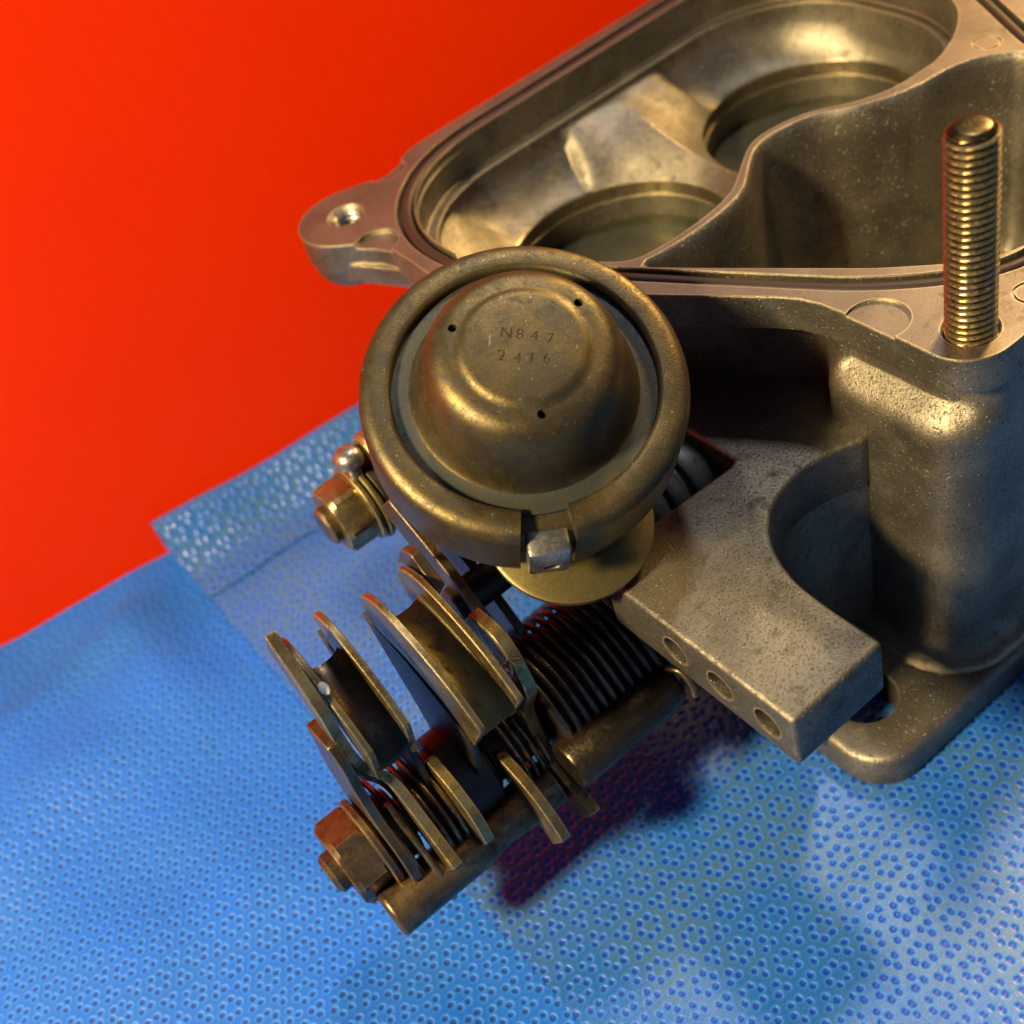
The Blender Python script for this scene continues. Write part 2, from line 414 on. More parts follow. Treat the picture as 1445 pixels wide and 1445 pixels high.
top = grid('upper_wrap_sheet', rng(-112, 210, 2.3), rng(-190, 60, 2.5)+rng(60.9, 168, 0.9), top_fn, 'cloth_top')
label(top, 'pale blue dotted wrap sheet under the throttle body, back edge curled up', 'cloth')

def board():
    root = bpy.data.objects.new('corrugated_board', None); sc.collection.objects.link(root)
    # twin-wall sheet: shallow ribs run up the face, one per flute
    V = []; F = []; x0, x1 = -520.0, 520.0; pitch = 5.0; H = 160.0
    n = int((x1-x0)/pitch)*4; prof = []
    for i in range(n+1):
        s = x0+(x1-x0)*i/n; prof.append((s, 0.009*math.cos(2*math.pi*s/pitch)))
    nx = Vector((WALL_D.y, -WALL_D.x)) # towards the camera
    if nx.y > 0: nx = -nx
    def pt(s, d, z): return (WALL_A[0]+100+WALL_D.x*s+nx.x*d, WALL_A[1]+100*WALL_D.y/WALL_D.x+WALL_D.y*s+nx.y*d, z)
    zz = [-25.0, 60, 110, H]
    for z in zz:
        for s, d in prof: V.append(pt(s, d, z))
    k = n+1
    for j in range(len(zz)-1):
        for i in range(n): F.append((j*k+i, j*k+i+1, (j+1)*k+i+1, (j+1)*k+i))
    b0 = len(V)
    for z in (zz[0], zz[-1]):
        for s in (x0, x1): V.append(pt(s, -4.0, z))
    F.append((b0, b0+1, b0+3, b0+2))
    o = mk('face_sheet', V, F, 'red', root, 180)
    label(root, 'bright red corrugated plastic board standing upright behind the blue wrap', 'board')
    return root
board()

# ------------------------------------------------------------------ throttle body
TB = bpy.data.objects.new('throttle_body', None); sc.collection.objects.link(TB)
label(TB, 'worn aluminium throttle body with domed cap and cable pulleys on blue wrap', 'throttle body')

FZ = 85.0     # flange face height
# outline of the top flange, clockwise from the back right
flange = ([(96, 83), (-20, 83), (-24, 82.2), (-28, 80.2), (-31.5, 79.2), (-35.4, 79.6), (-38.5, 81.2)]
          + arc(-46.8, 72.8, 10.8, 68, 222, 16)
          + [(-51.5, 61.5), (-49.2, 57.5), (-48.0, 54), (-48.0, 46), (-48.4, 38), (-46.8, 33), (-28.5, -3.2), (-15.8, -23.5), (-14.0, -27), (-13.0, -31), (-12.6, -37)]
          + arc(-4.6, -54.0, 8.1, 180, 270, 10)
          + [(46, -62.1), (56, -58), (64, -46), (84, -8), (98, 14), (101, 24), (101, 76), (99, 81)])
flange = ccw(flange)
lip = ccw(arc(-11, 45, 30.0, 90, 180, 18) + [(-41.2, 38), (-40.4, 34.5), (-24.2, 7.4), (-22.0, 5.6), (-17, 5.0)]
      + catmull([(-17, 4.6), (-6, 4.7), (3.2, 6.5), (11.0, 11.6), (17.4, 15.2), (23.7, 15.3), (31.2, 13.1), (37.8, 8.1), (45.2, 4.5), (53.9, 3.6), (60, 4.0), (68.3, 7.2), (75.7, 12.2), (80.6, 18.4), (84, 26), (85.5, 34), (85.5, 45)], 6)[1:]
      + arc(56, 45.5, 29.7, 0, 90, 16)[1:])
cham3 = ccw([(-22.6, 3.6), (-20.4, 0.2), (-15.4, -7.8), (0.0, -31.6), (4.3, -37.0), (8.4, -42.0), (12.8, -45.8), (18.0, -47.6), (44, -47.6), (52, -44), (63, -24), (68, -13)]
      + catmull([(67.5, -9), (63, -4.2), (57, -1.2), (50, -0.2), (43.8, 1.7), (37.0, 5.5), (30.8, 10.7), (23.7, 13.1), (17.5, 12.9), (12.5, 10.0), (4.2, 4.1), (-6, 2.3), (-16, 2.6), (-21.0, 3.5)], 6))
# seal groove centre line
gpath = ccw(arc(-10.5, 44.5, 32.9, 90, 180, 18) + [(-43.2, 37.6), (-42.0, 33.4), (-25.4, 2.6), (-6.6, -31.2), (-2.0, -37.4), (3.2, -43.3), (8.4, -47.6), (14, -50.4), (20, -51.0), (46, -51.0), (55, -47), (73.5, -6.0), (82.6, 10.4), (88.5, 22), (89.3, 32), (89.3, 46)]
      + arc(56, 45, 33, 0, 90, 14))
gpath = smoothp(resample(gpath, 2.0), 3)
lip = smoothp(resample(lip, 1.6), 2); cham3 = smoothp(resample(cham3, 1.6), 1)
def ringprism(p, w, z0, z1):
    o = offset(p, w/2); i = offset(p, -w/2); n = len(p)
    V = [(x, y, z) for r, z in ((o, z0), (o, z1), (i, z1), (i, z0)) for x, y in r]; F = []
    for k in range(4):
        k2 = (k+1) % 4
        for a in range(n):
            b = (a+1) % n; F.append((k*n+a, k*n+b, k2*n+b, k2*n+a))
    return V, F
def cone(cx, cy, prof, n=72):
    V, F = lathe(prof, n); k = len(prof)
    F.append(tuple(i*k for i in range(n))); F.append(tuple(i*k+k-1 for i in range(n)))
    return [(v[0]+cx, v[1]+cy, v[2]) for v in V], F
BORES = [(-2.6, 37.6), (56.4, 37.6)]; BR = 25.5; BZ = 63.2
# body walls: levels (z, inset from wall line)
wall = ccw([(-13.6, -31), (-13.6, -51)] + arc(-5.2, -52.9, 8.4, 180, 270, 10) + [(44, -61.3), (54, -57), (82, -6), (96, 18), (97, 70), (92, 81), (-16, 81.5), (-28, 78), (-38, 70), (-45, 58), (-46.5, 46), (-45.4, 38), (-24, 3), (-6, -24), (-9.5, -28.5)])
wall = smoothp(resample(wall, 1.5), 3)
lev = [(9.2, 6.0), (9.5, 4.2), (10.4, 2.6), (12.2, 1.5), (15, 1.0), (30, 0.6), (60, 0.0), (64, -0.1), (65.6, 0.1), (67.4, -0.2), (69.2, -1.2), (70.8, -3.0), (72.0, -4.2), (74.0, -4.6), (77.0, -4.0), (78.6, -2.6)]
def wring(z, d):
    out = []
    for (x, y), (x1, y1) in zip(wall, offset(wall, 1.0)):
        k = 1.0 if y < -33 else max(0.0, (-27-y)/6.0)     # the shoulder roll belongs to the stud corner only
        k *= min(1.0, max(0.0, (-4.5-x)/6.0))
        dd = d if z < 40 else d*k
        ty = (1-z/85.0)*2.6*min(1.0, max(0.0, (-40-y)/12.0))   # draft of the front wall
        out.append((x+(x1-x)*dd, y+(y1-y)*dd+ty, z))
    return out
Vw, Fw = loft([wring(z, d) for z, d in lev])
house = mesh_of(Vw, Fw)
Vf, Ff = prism(flange, 78.0, FZ)
flange_me = mesh_of(Vf, Ff)
# ear: thicker boss under the flange corner
Ve, Fe = loft([[(x, y, z) for x, y in arc(-46.8+q*0.3, 72.8-q*0.2, 10.6-q, 0, 348, 29)] for z, q in ((73.0, 2.2), (73.6, 1.0), (75, 0.35), (78.4, 0.05), (82, 0.1))])
Vr, Fr = prism([(-46, 80), (-54, 65), (-47, 50), (-36, 44), (-28, 66), (-36, 76)], 75.5, 80.0)
base_out = ccw(arc(-33.2, -56.6, 9.4, 180, 268, 10) + [(60, -65.8), (74, -50), (98, 0), (100, 80), (-20, 82), (-44, 60), (-46, 44), (-24, 0), (-20, -30), (-24, -36), (-42.6, -38)])
lipi = offset(lip, -2.6)
cl_top = mesh_of(*prism(lip, 76.2, 90)); cl_in = mesh_of(*prism(lipi, 74.2, 79))
def ray_poly(cx, cy, a, poly):
    dx, dy = math.cos(a), math.sin(a); best = 1e9; n = len(poly)
    for i in range(n):
        x1, y1 = poly[i]; x2, y2 = poly[(i+1) % n]; ex, ey = x2-x1, y2-y1
        det = dx*(-ey)+ex*dy
        if abs(det) < 1e-9: continue
        t = ((x1-cx)*(-ey)+ex*(y1-cy))/det; s_ = (dx*(y1-cy)-dy*(x1-cx))/det
        if t > 0 and -1e-6 <= s_ <= 1+1e-6: best = min(best, t)
    return best
def funnel(bx, by, n=120):
    """funnel from the bore rim up to the ledge, steep where the wall is near, flat towards the saddle"""
    lv = [(0.0, 60.0, 60.0), (0.0, BZ, BZ), (0.03, BZ+0.5, BZ+0.3), (0.15, BZ+2.7, BZ+0.9), (0.3, BZ+5.0, BZ+1.7), (0.6, BZ+8.4, BZ+3.8), (0.85, BZ+10.4, BZ+7.2), (1.0, 74.6, 74.6), (1.03, 92.0, 92.0)]; rings = []
    R = [min(45.0, ray_poly(bx, by, 2*math.pi*i/n, lipi)+0.6) for i in range(n)]
    for _ in range(2): R = [0.25*R[i-1]+0.5*R[i]+0.25*R[(i+1) % n] for i in range(n)]
    for t, za, zb in lv:
        ring = []
        for i in range(n):
            k = min(1.0, max(0.0, (R[i]-38.0)/1.2)); r = BR+max(0.4, R[i]-BR)*t; a = 2*math.pi*i/n
            ring.append((bx+r*math.cos(a), by+r*math.sin(a), za*k+zb*(1-k)))
        rings.append(ring)
    return mesh_of(*loft(rings))
cutc = boolean(funnel(*BORES[0]), [('UNION', funnel(*BORES[1]))])
cutc = boolean(cutc, [('INTERSECT', mesh_of(*prism(lipi, 50, 88)))])
ops = [('UNION', flange_me), ('UNION', mesh_of(Ve, Fe)), ('UNION', mesh_of(Vr, Fr)),
       ('DIFFERENCE', cl_top), ('DIFFERENCE', cl_in), ('DIFFERENCE', cutc)]
for bx, by in BORES:
    ops.append(('DIFFERENCE', mesh_of(*cone(bx, by, [(BR-0.3, 4.0), (BR-0.3, 68)]))))
c3 = loft([[(x, y, z) for x, y in offset(cham3, d)] for z, d in ((40, -7.0), (41, -5.0), (44, -3.4), (60, -2.2), (78, -0.6), (83.4, 0.0), (84.4, 0.35), (85.2, 1.1), (86, 2.0))])
ops.append(('DIFFERENCE', mesh_of(*c3)))
ops.append(('DIFFERENCE', mesh_of(*ringprism(gpath, 4.0, 82.6, 87))))
def cyl(cx, cy, r, z0, z1, n=40): return mesh_of(*prism(arc(cx, cy, r, 0, 360*(n-1)/n, n-1), z0, z1))
for cx, cy, r, d in ((-48.8, 57.6, 5.0, 1.1), (-31.2, 80.4, 4.6, 0.7), (-10.9, -41.4, 5.4, 0.6)):
    ops.append(('DIFFERENCE', cyl(cx, cy, r, FZ-d, FZ+3)))
ops.append(('DIFFERENCE', mesh_of(*cone(-46.7, 73.2, [(3.3, 70), (3.3, 83.9), (4.4, 85.3), (4.4, 88)], 40))))
ops.append(('DIFFERENCE', mesh_of(*cone(-4.5, -54.7, [(4.05, 76), (4.05, 84.2), (4.9, 85.2), (4.9, 88)], 40))))
for cx, cy in ((68.2, -0.8), (7.6, -56.6)):
    ops.append(('DIFFERENCE', mesh_of(*ringprism(arc(cx, cy, 2.6, 0, 350, 35), 0.5, 84.7, 87))))
hm = boolean(house, ops)
H_ = mko('housing', hm, None, TB, 32)
hm.materials.clear()
for k in ('cast', 'machined', 'bore'): hm.materials.append(M[k])
hm.polygons.foreach_set('material_index', [0]*len(hm.polygons))
for p in hm.polygons:
    c = p.center/S
    if p.normal.z > 0.98 and c.z > 83.2: p.material_index = 1
    elif 50 < c.z < 63.4 and min(math.hypot(c.x-b[0], c.y-b[1]) for b in BORES) < BR+1.3: p.material_index = 2
label(H_, 'grey-brown cast aluminium housing with machined top flange')

bm_ = boolean(mesh_of(*prism(base_out, 0.0, 9.0)), [])
bm_ = bevel_mesh(bm_, 1.6, 3, 60)
bm_ = boolean(bm_, [('DIFFERENCE', cyl(-30.6, -51.2, 6.3, -2, 12, 44)), ('DIFFERENCE', mesh_of(*prism(offset(wall, -4), 4, 8.6)))])
mko('base_flange', bm_, 'cast', TB, 32)

# rubber seal lying in the groove
gp3 = [(x, y, 83.35+0.12*math.sin(i*0.21)) for i, (x, y) in enumerate(gpath)]
o = mk('sealing_ring', *tube(gp3, 1.45, 10, True), 'seal', TB, 60)
label(o, 'dark purple-brown rubber ring lying in the flange groove')
# butterfly discs in the bores
for bx, by in BORES:
    V, F = cone(bx, by, [(BR-0.8, 52.6), (BR-0.6, 53.2), (BR-0.8, 54.0)], 56)
    mk('butterfly_plate', V, F, 'plate', TB, 40)
    V, F = tube([(bx-BR+1, by-3, 51), (bx+BR-1, by-3, 51)], 3.6, 16)
    mk('butterfly_spindle', V, F, 'bore', TB, 40)
# thread inside the ear hole
V = []; F = []; n = 24; z0, z1, pt = 73.5, 84.0, 1.25; rows = int((z1-z0)/pt*6)
for i in range(rows+1):
    z = z0+(z1-z0)*i/rows
    for j in range(n):
        t = j/n; ph = ((z/pt)-t) % 1.0; r = 3.25-0.55*(1-abs(2*ph-1)); a = 2*math.pi*t
        V.append((-46.7+r*math.cos(a), 73.2+r*math.sin(a), z))
for i in range(rows):
    for j in range(n): F.append((i*n+j, i*n+(j+1) % n, (i+1)*n+(j+1) % n, (i+1)*n+j))
mk('tapped_thread', V, F, 'steel', TB, 50)

# ---- bracket arm with three cross holes
armp = ccw([(-66.4, -28.6), (-66.4, -72.4), (-46.5, -72.2)]
    + catmull([(-46.6, -62), (-46.0, -54), (-43.6, -47), (-40.4, -42.4), (-35.6, -38.8), (-29, -37.1), (-23, -37.6), (-18.4, -38.8), (-15.2, -40.2)], 5)
    + [(-11, -40), (-5.0, -25.5), (-16.0, -5.5), (-24.6, 9), (-32.2, 12), (-32.2, -25.8), (-34, -26.4), (-57, -25.4)])
am = mesh_of(*prism(armp, 48.0, 60.0)); am = bevel_mesh(am, 0.9, 3, 40)
hs = []
for y in (-45.4, -55.9, -66.4):
    V, F = prism(arc(y, 54.0, 2.75, 0, 345, 23), -70, -46)
    hs.append(('DIFFERENCE', mesh_of([(v[2], v[0], v[1]) for v in V], F)))
am = boolean(am, hs)
o = mko('bracket_arm', am, 'arm', TB, 32)
ribp = ccw(catmull([(-45.2, -52.5), (-43.0, -46.4), (-40.0, -42.0), (-35.2, -38.4), (-29, -36.7), (-23, -37.2), (-18.2, -38.4), (-14.0, -39.8)], 5) + [(-10, -36), (-14, -33.2), (-34, -33.2), (-38, -36), (-43, -43), (-45.6, -50)])
mko('support_rib', mesh_of(*prism(ribp, 8.0, 48.6)), 'cast', TB, 32)
label(o, 'flat grey cast arm with three drilled holes in its end')
for y in (-45.4, -55.9, -66.4):
    V, F = lathe([(2.76, 0.0), (2.92, -0.02), (2.92, 0.12), (2.76, 0.12)], 28, closed_prof=True)
    mk('hole_edge', along_x(V, -66.45, y, 54.0), F, 'arm', o, 40)

# ---- threaded stud
def threaded(cx, cy, z0, z1, R, pitch, depth, n=36, sub=8, chamf=1.15):
    rows = int((z1-z0)/pitch*sub); V = []; F = []
    for i in range(rows+1):
        z = z0+(z1-z0)*i/rows
        lim = R if z < z1-chamf else R-(z-(z1-chamf))*1.15
        if z < z0+1.9: lim = R-0.22
        for j in range(n):
            t = j/n; ph = ((z/pitch)-t) % 1.0
            tri = 1-abs(2*ph-1); r = R-depth*min(1.0, max(0.0, tri*1.35-0.25))
            if z < z0+1.9: r = lim
            r = min(r, lim); a = 2*math.pi*t
            V.append((cx+r*math.cos(a), cy+r*math.sin(a), z))
    for i in range(rows):
        for j in range(n): F.append((i*n+j, i*n+(j+1) % n, (i+1)*n+(j+1) % n, (i+1)*n+j))
    # slightly domed, struck end
    last = rows*n; rr = R-chamf*1.15
    for q, (f, dz) in enumerate(((0.8, 0.12), (0.4, 0.22), (0.12, 0.2))):
        for j in range(n):
            a = 2*math.pi*j/n; V.append((cx+rr*f*math.cos(a), cy+rr*f*math.sin(a), z1+dz))
        b = last+(q+1)*n
        for j in range(n): F.append((b-n+j, b-n+(j+1) % n, b+(j+1) % n, b+j))
    F.append(tuple(range(last+3*n, last+4*n)))
    return V, F
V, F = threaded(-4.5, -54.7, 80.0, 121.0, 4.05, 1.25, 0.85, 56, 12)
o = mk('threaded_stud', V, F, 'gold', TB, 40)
label(o, 'gold plated threaded stud standing up from the flange corner')

# ---- domed cap (dashpot)
AX = Vector((-0.0735, -0.4430, 0.8935)).normalized()
EX = (right-AX*right.dot(AX)).normalized(); EY = AX.cross(EX)
DC = Vector((-62.9, -13.9, 91.4))
def dome_part(name, V, F, mat, parent, smooth=35, dx=0, dy=0, dz=0):
    return mk(name, frame(V, DC+EX*dx+EY*dy+AX*dz, EX, EY, AX), F, mat, parent, smooth)
def rnd(pts, it=2):
    return smoothp(resample(pts, 0.6, False), it, False)
dprof = rnd([(20.6, 2.2), (18.8, 2.5), (18.1, 3.3), (17.5, 5.0), (16.5, 9.2), (15.6, 12.2), (14.8, 14.2), (13.3, 15.7), (11.8, 16.1), (10.9, 16.1)], 3) + rnd([(10.3, 16.15), (9.8, 16.5), (9.3, 16.75), (8.6, 16.8)], 1) + [(4, 16.8), (0.0, 16.8), (0.0, 0.8), (20.6, 0.8)]
V, F = lathe(dprof, 96, closed_prof=True)
DV, DF = [], []
for v in V: DV.append(v)
bmx = bmesh.new(); bv_ = [bmx.verts.new(v) for v in DV]
for f in F:
    try: bmx.faces.new([bv_[i] for i in f])
    except ValueError: pass
bmesh.ops.remove_doubles(bmx, verts=bmx.verts, dist=1e-4); bmesh.ops.dissolve_degenerate(bmx, dist=1e-5, edges=bmx.edges)
bmx.verts.index_update(); DV = [tuple(v.co) for v in bmx.verts]; DF = [tuple(v.index for v in f.verts) for f in bmx.faces]; bmx.free()
dome_me = mesh_of(frame(DV, DC, EX, EY, AX), DF)
def stamp(txt, size, rot):
    cu = bpy.data.curves.new('t', 'FONT'); cu.body = txt; cu.size = size; cu.extrude = 0.25; cu.align_x = 'CENTER'; cu.resolution_u = 3
    cu.offset = -0.012*size; cu.space_character = 1.5
    to = bpy.data.objects.new('t', cu); sc.collection.objects.link(to)
    dg = bpy.context.evaluated_depsgraph_get(); me = bpy.data.meshes.new_from_object(to.evaluated_get(dg))
    bpy.data.objects.remove(to)
    bm = bmesh.new(); bm.from_mesh(me); bmesh.ops.remove_doubles(bm, verts=bm.verts, dist=1e-5)
    bm.verts.index_update(); c, s_ = math.cos(math.radians(rot)), math.sin(math.radians(rot))
    V = [(v.co.x*c-v.co.y*s_, v.co.x*s_+v.co.y*c, v.co.z) for v in bm.verts]; F = [tuple(v.index for v in f.verts) for f in bm.faces]; bm.free()
    return V, F
dops = []
for px, py in ((-10.9, 3.4), (8.3, 7.7), (2.55, -11.1)):      # vent holes
    hv, hf = prism(arc(0, 0, 0.72, 0, 340, 17), -3, 3)
    dops.append(('DIFFERENCE', mesh_of(frame(hv, DC+EX*px+EY*py+AX*16.1, EX, EY, AX), hf)))
rs = random.Random(11)
for txt, x, y, rot in (('N847', 0.5, 0.9, -7), ('2416', 0.0, -2.9, -4)):   # hand-stamped numbers, one punch each
    for i, ch in enumerate(txt):
        hv, hf = stamp(ch, 2.6*rs.uniform(0.94, 1.06), rot+rs.uniform(-5, 5)); dx = (i-1.5)*2.25+rs.uniform(-.12, .12)
        px, py = x+dx*math.cos(math.radians(rot)), y+dx*math.sin(math.radians(rot))+rs.uniform(-.15, .15)
        dops.append(('DIFFERENCE', mesh_of(frame(hv, DC+EX*px+EY*py+AX*16.86, EX, EY, AX), hf)))
dome_me = boolean(dome_me, dops)
CAP = mko('domed_cap', dome_me, 'dome', TB, 40)
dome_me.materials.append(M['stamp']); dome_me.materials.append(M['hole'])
for f in dome_me.polygons:     # grime settled in the stamped figures; vent hole walls near black
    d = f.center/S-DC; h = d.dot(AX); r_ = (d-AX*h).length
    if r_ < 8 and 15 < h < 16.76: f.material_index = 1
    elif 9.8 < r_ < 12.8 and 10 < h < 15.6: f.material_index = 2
label(CAP, 'olive-gold domed metal cap with rolled rim and stamped numbers')
# rolled rim, open at the front where the clip sits
gapc = -82; gh = 9.5
rim = resample([(24.9, -11.2), (26.1, -10.6), (26.6, -8.6), (26.75, 1.6), (26.6, 2.6), (26.15, 3.4), (25.4, 3.95), (24.4, 4.2), (22.4, 4.3), (21.75, 4.15), (21.4, 3.7), (21.3, 0.6), (22.6, -0.9), (24.4, -5.0)], 1.2, False)
V, F = lathe(rim, 120, gapc+gh, gapc+360-gh, True)
dome_part('rolled_rim', V, F, 'dome', CAP, 50)
rimlow = rnd([(24.6, -11.0), (25.4, -10.2), (25.5, -4.0), (25.2, 0.2), (24.4, 1.6), (22.6, 2.2), (20.2, 2.3), (20.0, 1.0), (23.6, -1.0)], 1)
V, F = lathe(rimlow, 10, gapc-gh-0.5, gapc+gh+0.5, True)
dome_part('rim_notch', V, F, 'dome', CAP, 50)
V, F = lathe([(17.7, 3.3), (18.8, 2.95), (20.4, 2.8), (21.9, 2.8), (21.9, 0.6), (17.7, 0.6)], 96, closed_prof=True)
dome_part('groove_floor', V, F, 'patina', CAP, 40)
V, F = lathe([(24.9, -10.8), (0.0, -11.2)], 64)
dome_part('cap_underside', V, F, 'dark', CAP, 40)
# clip
g = math.radians(gapc); cdir = Vector((math.cos(g), math.sin(g), 0)); cper = Vector((-math.sin(g), math.cos(g), 0))
def clip_pt(a, b, h):
    q = cdir*a+cper*b; return (q.x, q.y, h)
cm = mesh_of(frame([clip_pt(a, b, h) for a in (22.6, 28.3) for b in (-3.4, 3.4) for h in (-7.4, 1.5)], DC, EX, EY, AX),
             [(0, 1, 3, 2), (4, 6, 7, 5), (0, 4, 5, 1), (2, 3, 7, 6), (0, 2, 6, 4), (1, 5, 7, 3)])
cm = bevel_mesh(cm, 0.7, 2, 40)
hv, hf = prism(arc(0, 0, 1.35, 0, 340, 17), 0, 9)
hm2 = mesh_of(frame(hv, DC+EX*(cdir.x*24+cper.x*0.4)+EY*(cdir.y*24+cper.y*0.4)-AX*4.4, AX*0.62, EX*cper.x+EY*cper.y, EX*cdir.x+EY*cdir.y), hf)
cm = boolean(cm, [('DIFFERENCE', hm2)])
o = mko('retaining_clip', cm, 'steel', CAP, 40)
label(o, 'worn steel clip on the front of the rim')
V, F = prism([(-0.06, -0.9), (0.06, -0.9), (0.06, 0.9), (-0.06, 0.9)], 0, 0.04)
dome_part('scratch', V, F, 'steel', CAP, 30, -5.2, 0.9, 16.8)
# olive mounting plate under the cap
V, F = lathe([(0, 0.8), (14.0, 0.8), (14.6, 0.5), (14.6, -0.7), (14.2, -1.0), (0, -1.0)], 64)
o = dome_part('mounting_plate', V, F, 'olive', TB, 35, 7.5, -15.5, -17.5)
label(o, 'smooth olive plate showing below the domed cap')
V, F = lathe([(9, -34), (9, -10), (12, -9.8)], 32)
dome_part('cap_stem', V, F, 'dark', TB, 35, 2, -3, 0)
# ribbed bushing in the notch of the arm
prof = [(0, 0)] + rnd([(9.4, 0), (10.0, 0.8), (10.0, 4.2), (9.6, 4.8)], 1) + rnd([(8.0, 5.0), (8.0, 6.4), (9.4, 6.7), (9.8, 7.4), (9.8, 9.4), (9.3, 9.9)], 1) + rnd([(7.8, 10.1), (7.8, 11.2), (9.2, 11.5), (9.4, 13), (9.0, 20)], 1) + [(0, 20)]
V, F = lathe(prof, 48)
V = [(-33.0-v[2], -12.5+v[0], 48.5+v[1]) for v in V]
mk('ribbed_bushing', V, F, 'bush', TB, 40)

# ---- shaft assembly
SY, SZ = -19.5, 30.0
def cylx(name, x0, x1, y, z, r, mat, parent=TB, ch=0.4, n=40):
    prof = [(0, 0), (r-ch, 0), (r, ch), (r, x1-x0-ch), (r-ch, x1-x0), (0, x1-x0)]
    V, F = lathe(prof, n); return mk(name, along_x(V, x0, y, z), F, mat, parent, 35)
def hexnut(name, x0, x1, y, z, af, mat, rot=0, parent=TB, end=True):
    R = af/2/math.cos(math.radians(30)); n = 48; rings = []
    for x, k in ((x0, 0.86), (x0+1.0, 1.0), (x1-0.6, 1.0), (x1, 0.92)):
        ring = []
        for i in range(n):
            a = 2*math.pi*i/n; hexr = (af/2)/math.cos(((a+math.radians(rot)) % (math.pi/3))-math.pi/6)
            lim = R*k if k < 1 else R*1.01
            ring.append((x, y+min(hexr, lim)*math.cos(a), z+min(hexr, lim)*math.sin(a)))
        rings.append(ring)
    V, F = loft(rings); o = mk(name, V, F, mat, parent, 25)
    return o
def strip(name, outer, inner, xs, th, mat, parent=TB, sub=6):
    """bent sheet metal lever: stations across, x offset per station"""
    pts = [(o[0], o[1], i[0], i[1], x) for o, i, x in zip(outer, inner, xs)]
    P = [Vector((p[0], p[1], p[4])) for p in pts]; Q = [Vector((p[2], p[3], p[4])) for p in pts]
    P = catmull(P, sub); Q = catmull(Q, sub); m_ = 4
    V = []; F = []; n = len(P)
    for side in (-th/2, th/2):
        for a, b in zip(P, Q):
            for k in range(m_+1):
                t = k/m_; V.append((a[2]+(b[2]-a[2])*t+side, a[0]+(b[0]-a[0])*t, a[1]+(b[1]-a[1])*t))
    w_ = m_+1; off = n*w_
    for i in range(n-1):
        for k in range(m_):
            q = (i*w_+k, i*w_+k+1, (i+1)*w_+k+1, (i+1)*w_+k)
            F.append(q); F.append(tuple(off+v for v in q[::-1]))
        F.append((i*w_, (i+1)*w_, off+(i+1)*w_, off+i*w_)); a = i*w_+m_; b = (i+1)*w_+m_
        F.append((a, off+a, off+b, b))
    for i in (0, n-1):
        for k in range(m_):
            a, b = i*w_+k, i*w_+k+1; F.append((a, b, off+b, off+a))
    me = mesh_of(V, F); me = bevel_mesh(me, 0.16, 1, 50)
    return mko(name, me, mat, parent, 40)
def cable_pulley(xl, xr, rim_pts, depth, web, mat, lab, tip, cut):
    """U-channel cable sector: curved floor, two cheek plates"""
    rp = catmull(rim_pts, 6); c = Vector((SY, SZ)); fp = rp[cut:]
    def inn(p, d): v = Vector(p); return tuple(v+(c-v).normalized()*d)
    fl = [inn(p, depth) for p in fp]; fl2 = [inn(p, depth+1.5) for p in fp]
    V = []; F = []; n = len(fl); K = 6
    # channel floor with rounded corners up into the cheeks
    for side in (0, 1):
        for i in range(n):
            for k in range(K+1):
                t = k/K; x = xl+(xr-xl)*t; lift = 1.6*(abs(2*t-1)**3)
                p = Vector(fl[i]) if side == 0 else Vector(fl2[i])
                p = p+(p-c).normalized()*lift
                V.append((x, p.x, p.y))
    w_ = K+1; off = n*w_
    for i in range(n-1):
        for k in range(K):
            q = (i*w_+k, i*w_+k+1, (i+1)*w_+k+1, (i+1)*w_+k); F.append(q); F.append(tuple(off+v for v in q[::-1]))
    for i in (0, n-1):
        for k in range(K): a, b = i*w_+k, i*w_+k+1; F.append((a, b, off+b, off+a))
    for k in (0, K):
        for i in range(n-1): a, b = i*w_+k, (i+1)*w_+k; F.append((a, b, off+b, off+a))
    P = mk('cable_pulley', V, F, mat, TB, 50); label(P, lab)
    for x in (xl, xr):
        inner = [inn(p, web) for p in rp]; outer = list(rp)
        # rounded upper end
        k = len(outer); m2 = 9
        for i in range(m2):
            t = 1-i/m2; s_ = 1-math.sqrt(max(0, 1-t*t)); a, b = Vector(outer[i]), Vector(inner[i])
            outer[i] = tuple(a+(b-a)*0.5*s_*tip)
        strip('cheek_plate', outer, inner, [x]*k, 1.25, 'zinc', P, 1)
    return P
rimA = [(-6.0, 75.6), (-13.0, 75.2), (-20.4, 72.0), (-26.0, 67.6), (-29.8, 62.2)]
rimB = [(-4.5, 72.4), (-14, 73.8), (-25.2, 71.4), (-33.2, 67.2), (-39.0, 61.2)]
PA = cable_pulley(-115.8, -108.6, rimA, 7.5, 11.0, 'dark', 'outer grooved pulley sector with a dab of white paint on its rim', 0.9, 5)
PB = cable_pulley(-100.2, -92.4, rimB, 7.0, 12.0, 'olive', 'inner grooved pulley sector beside the domed cap', 1.3, 5)
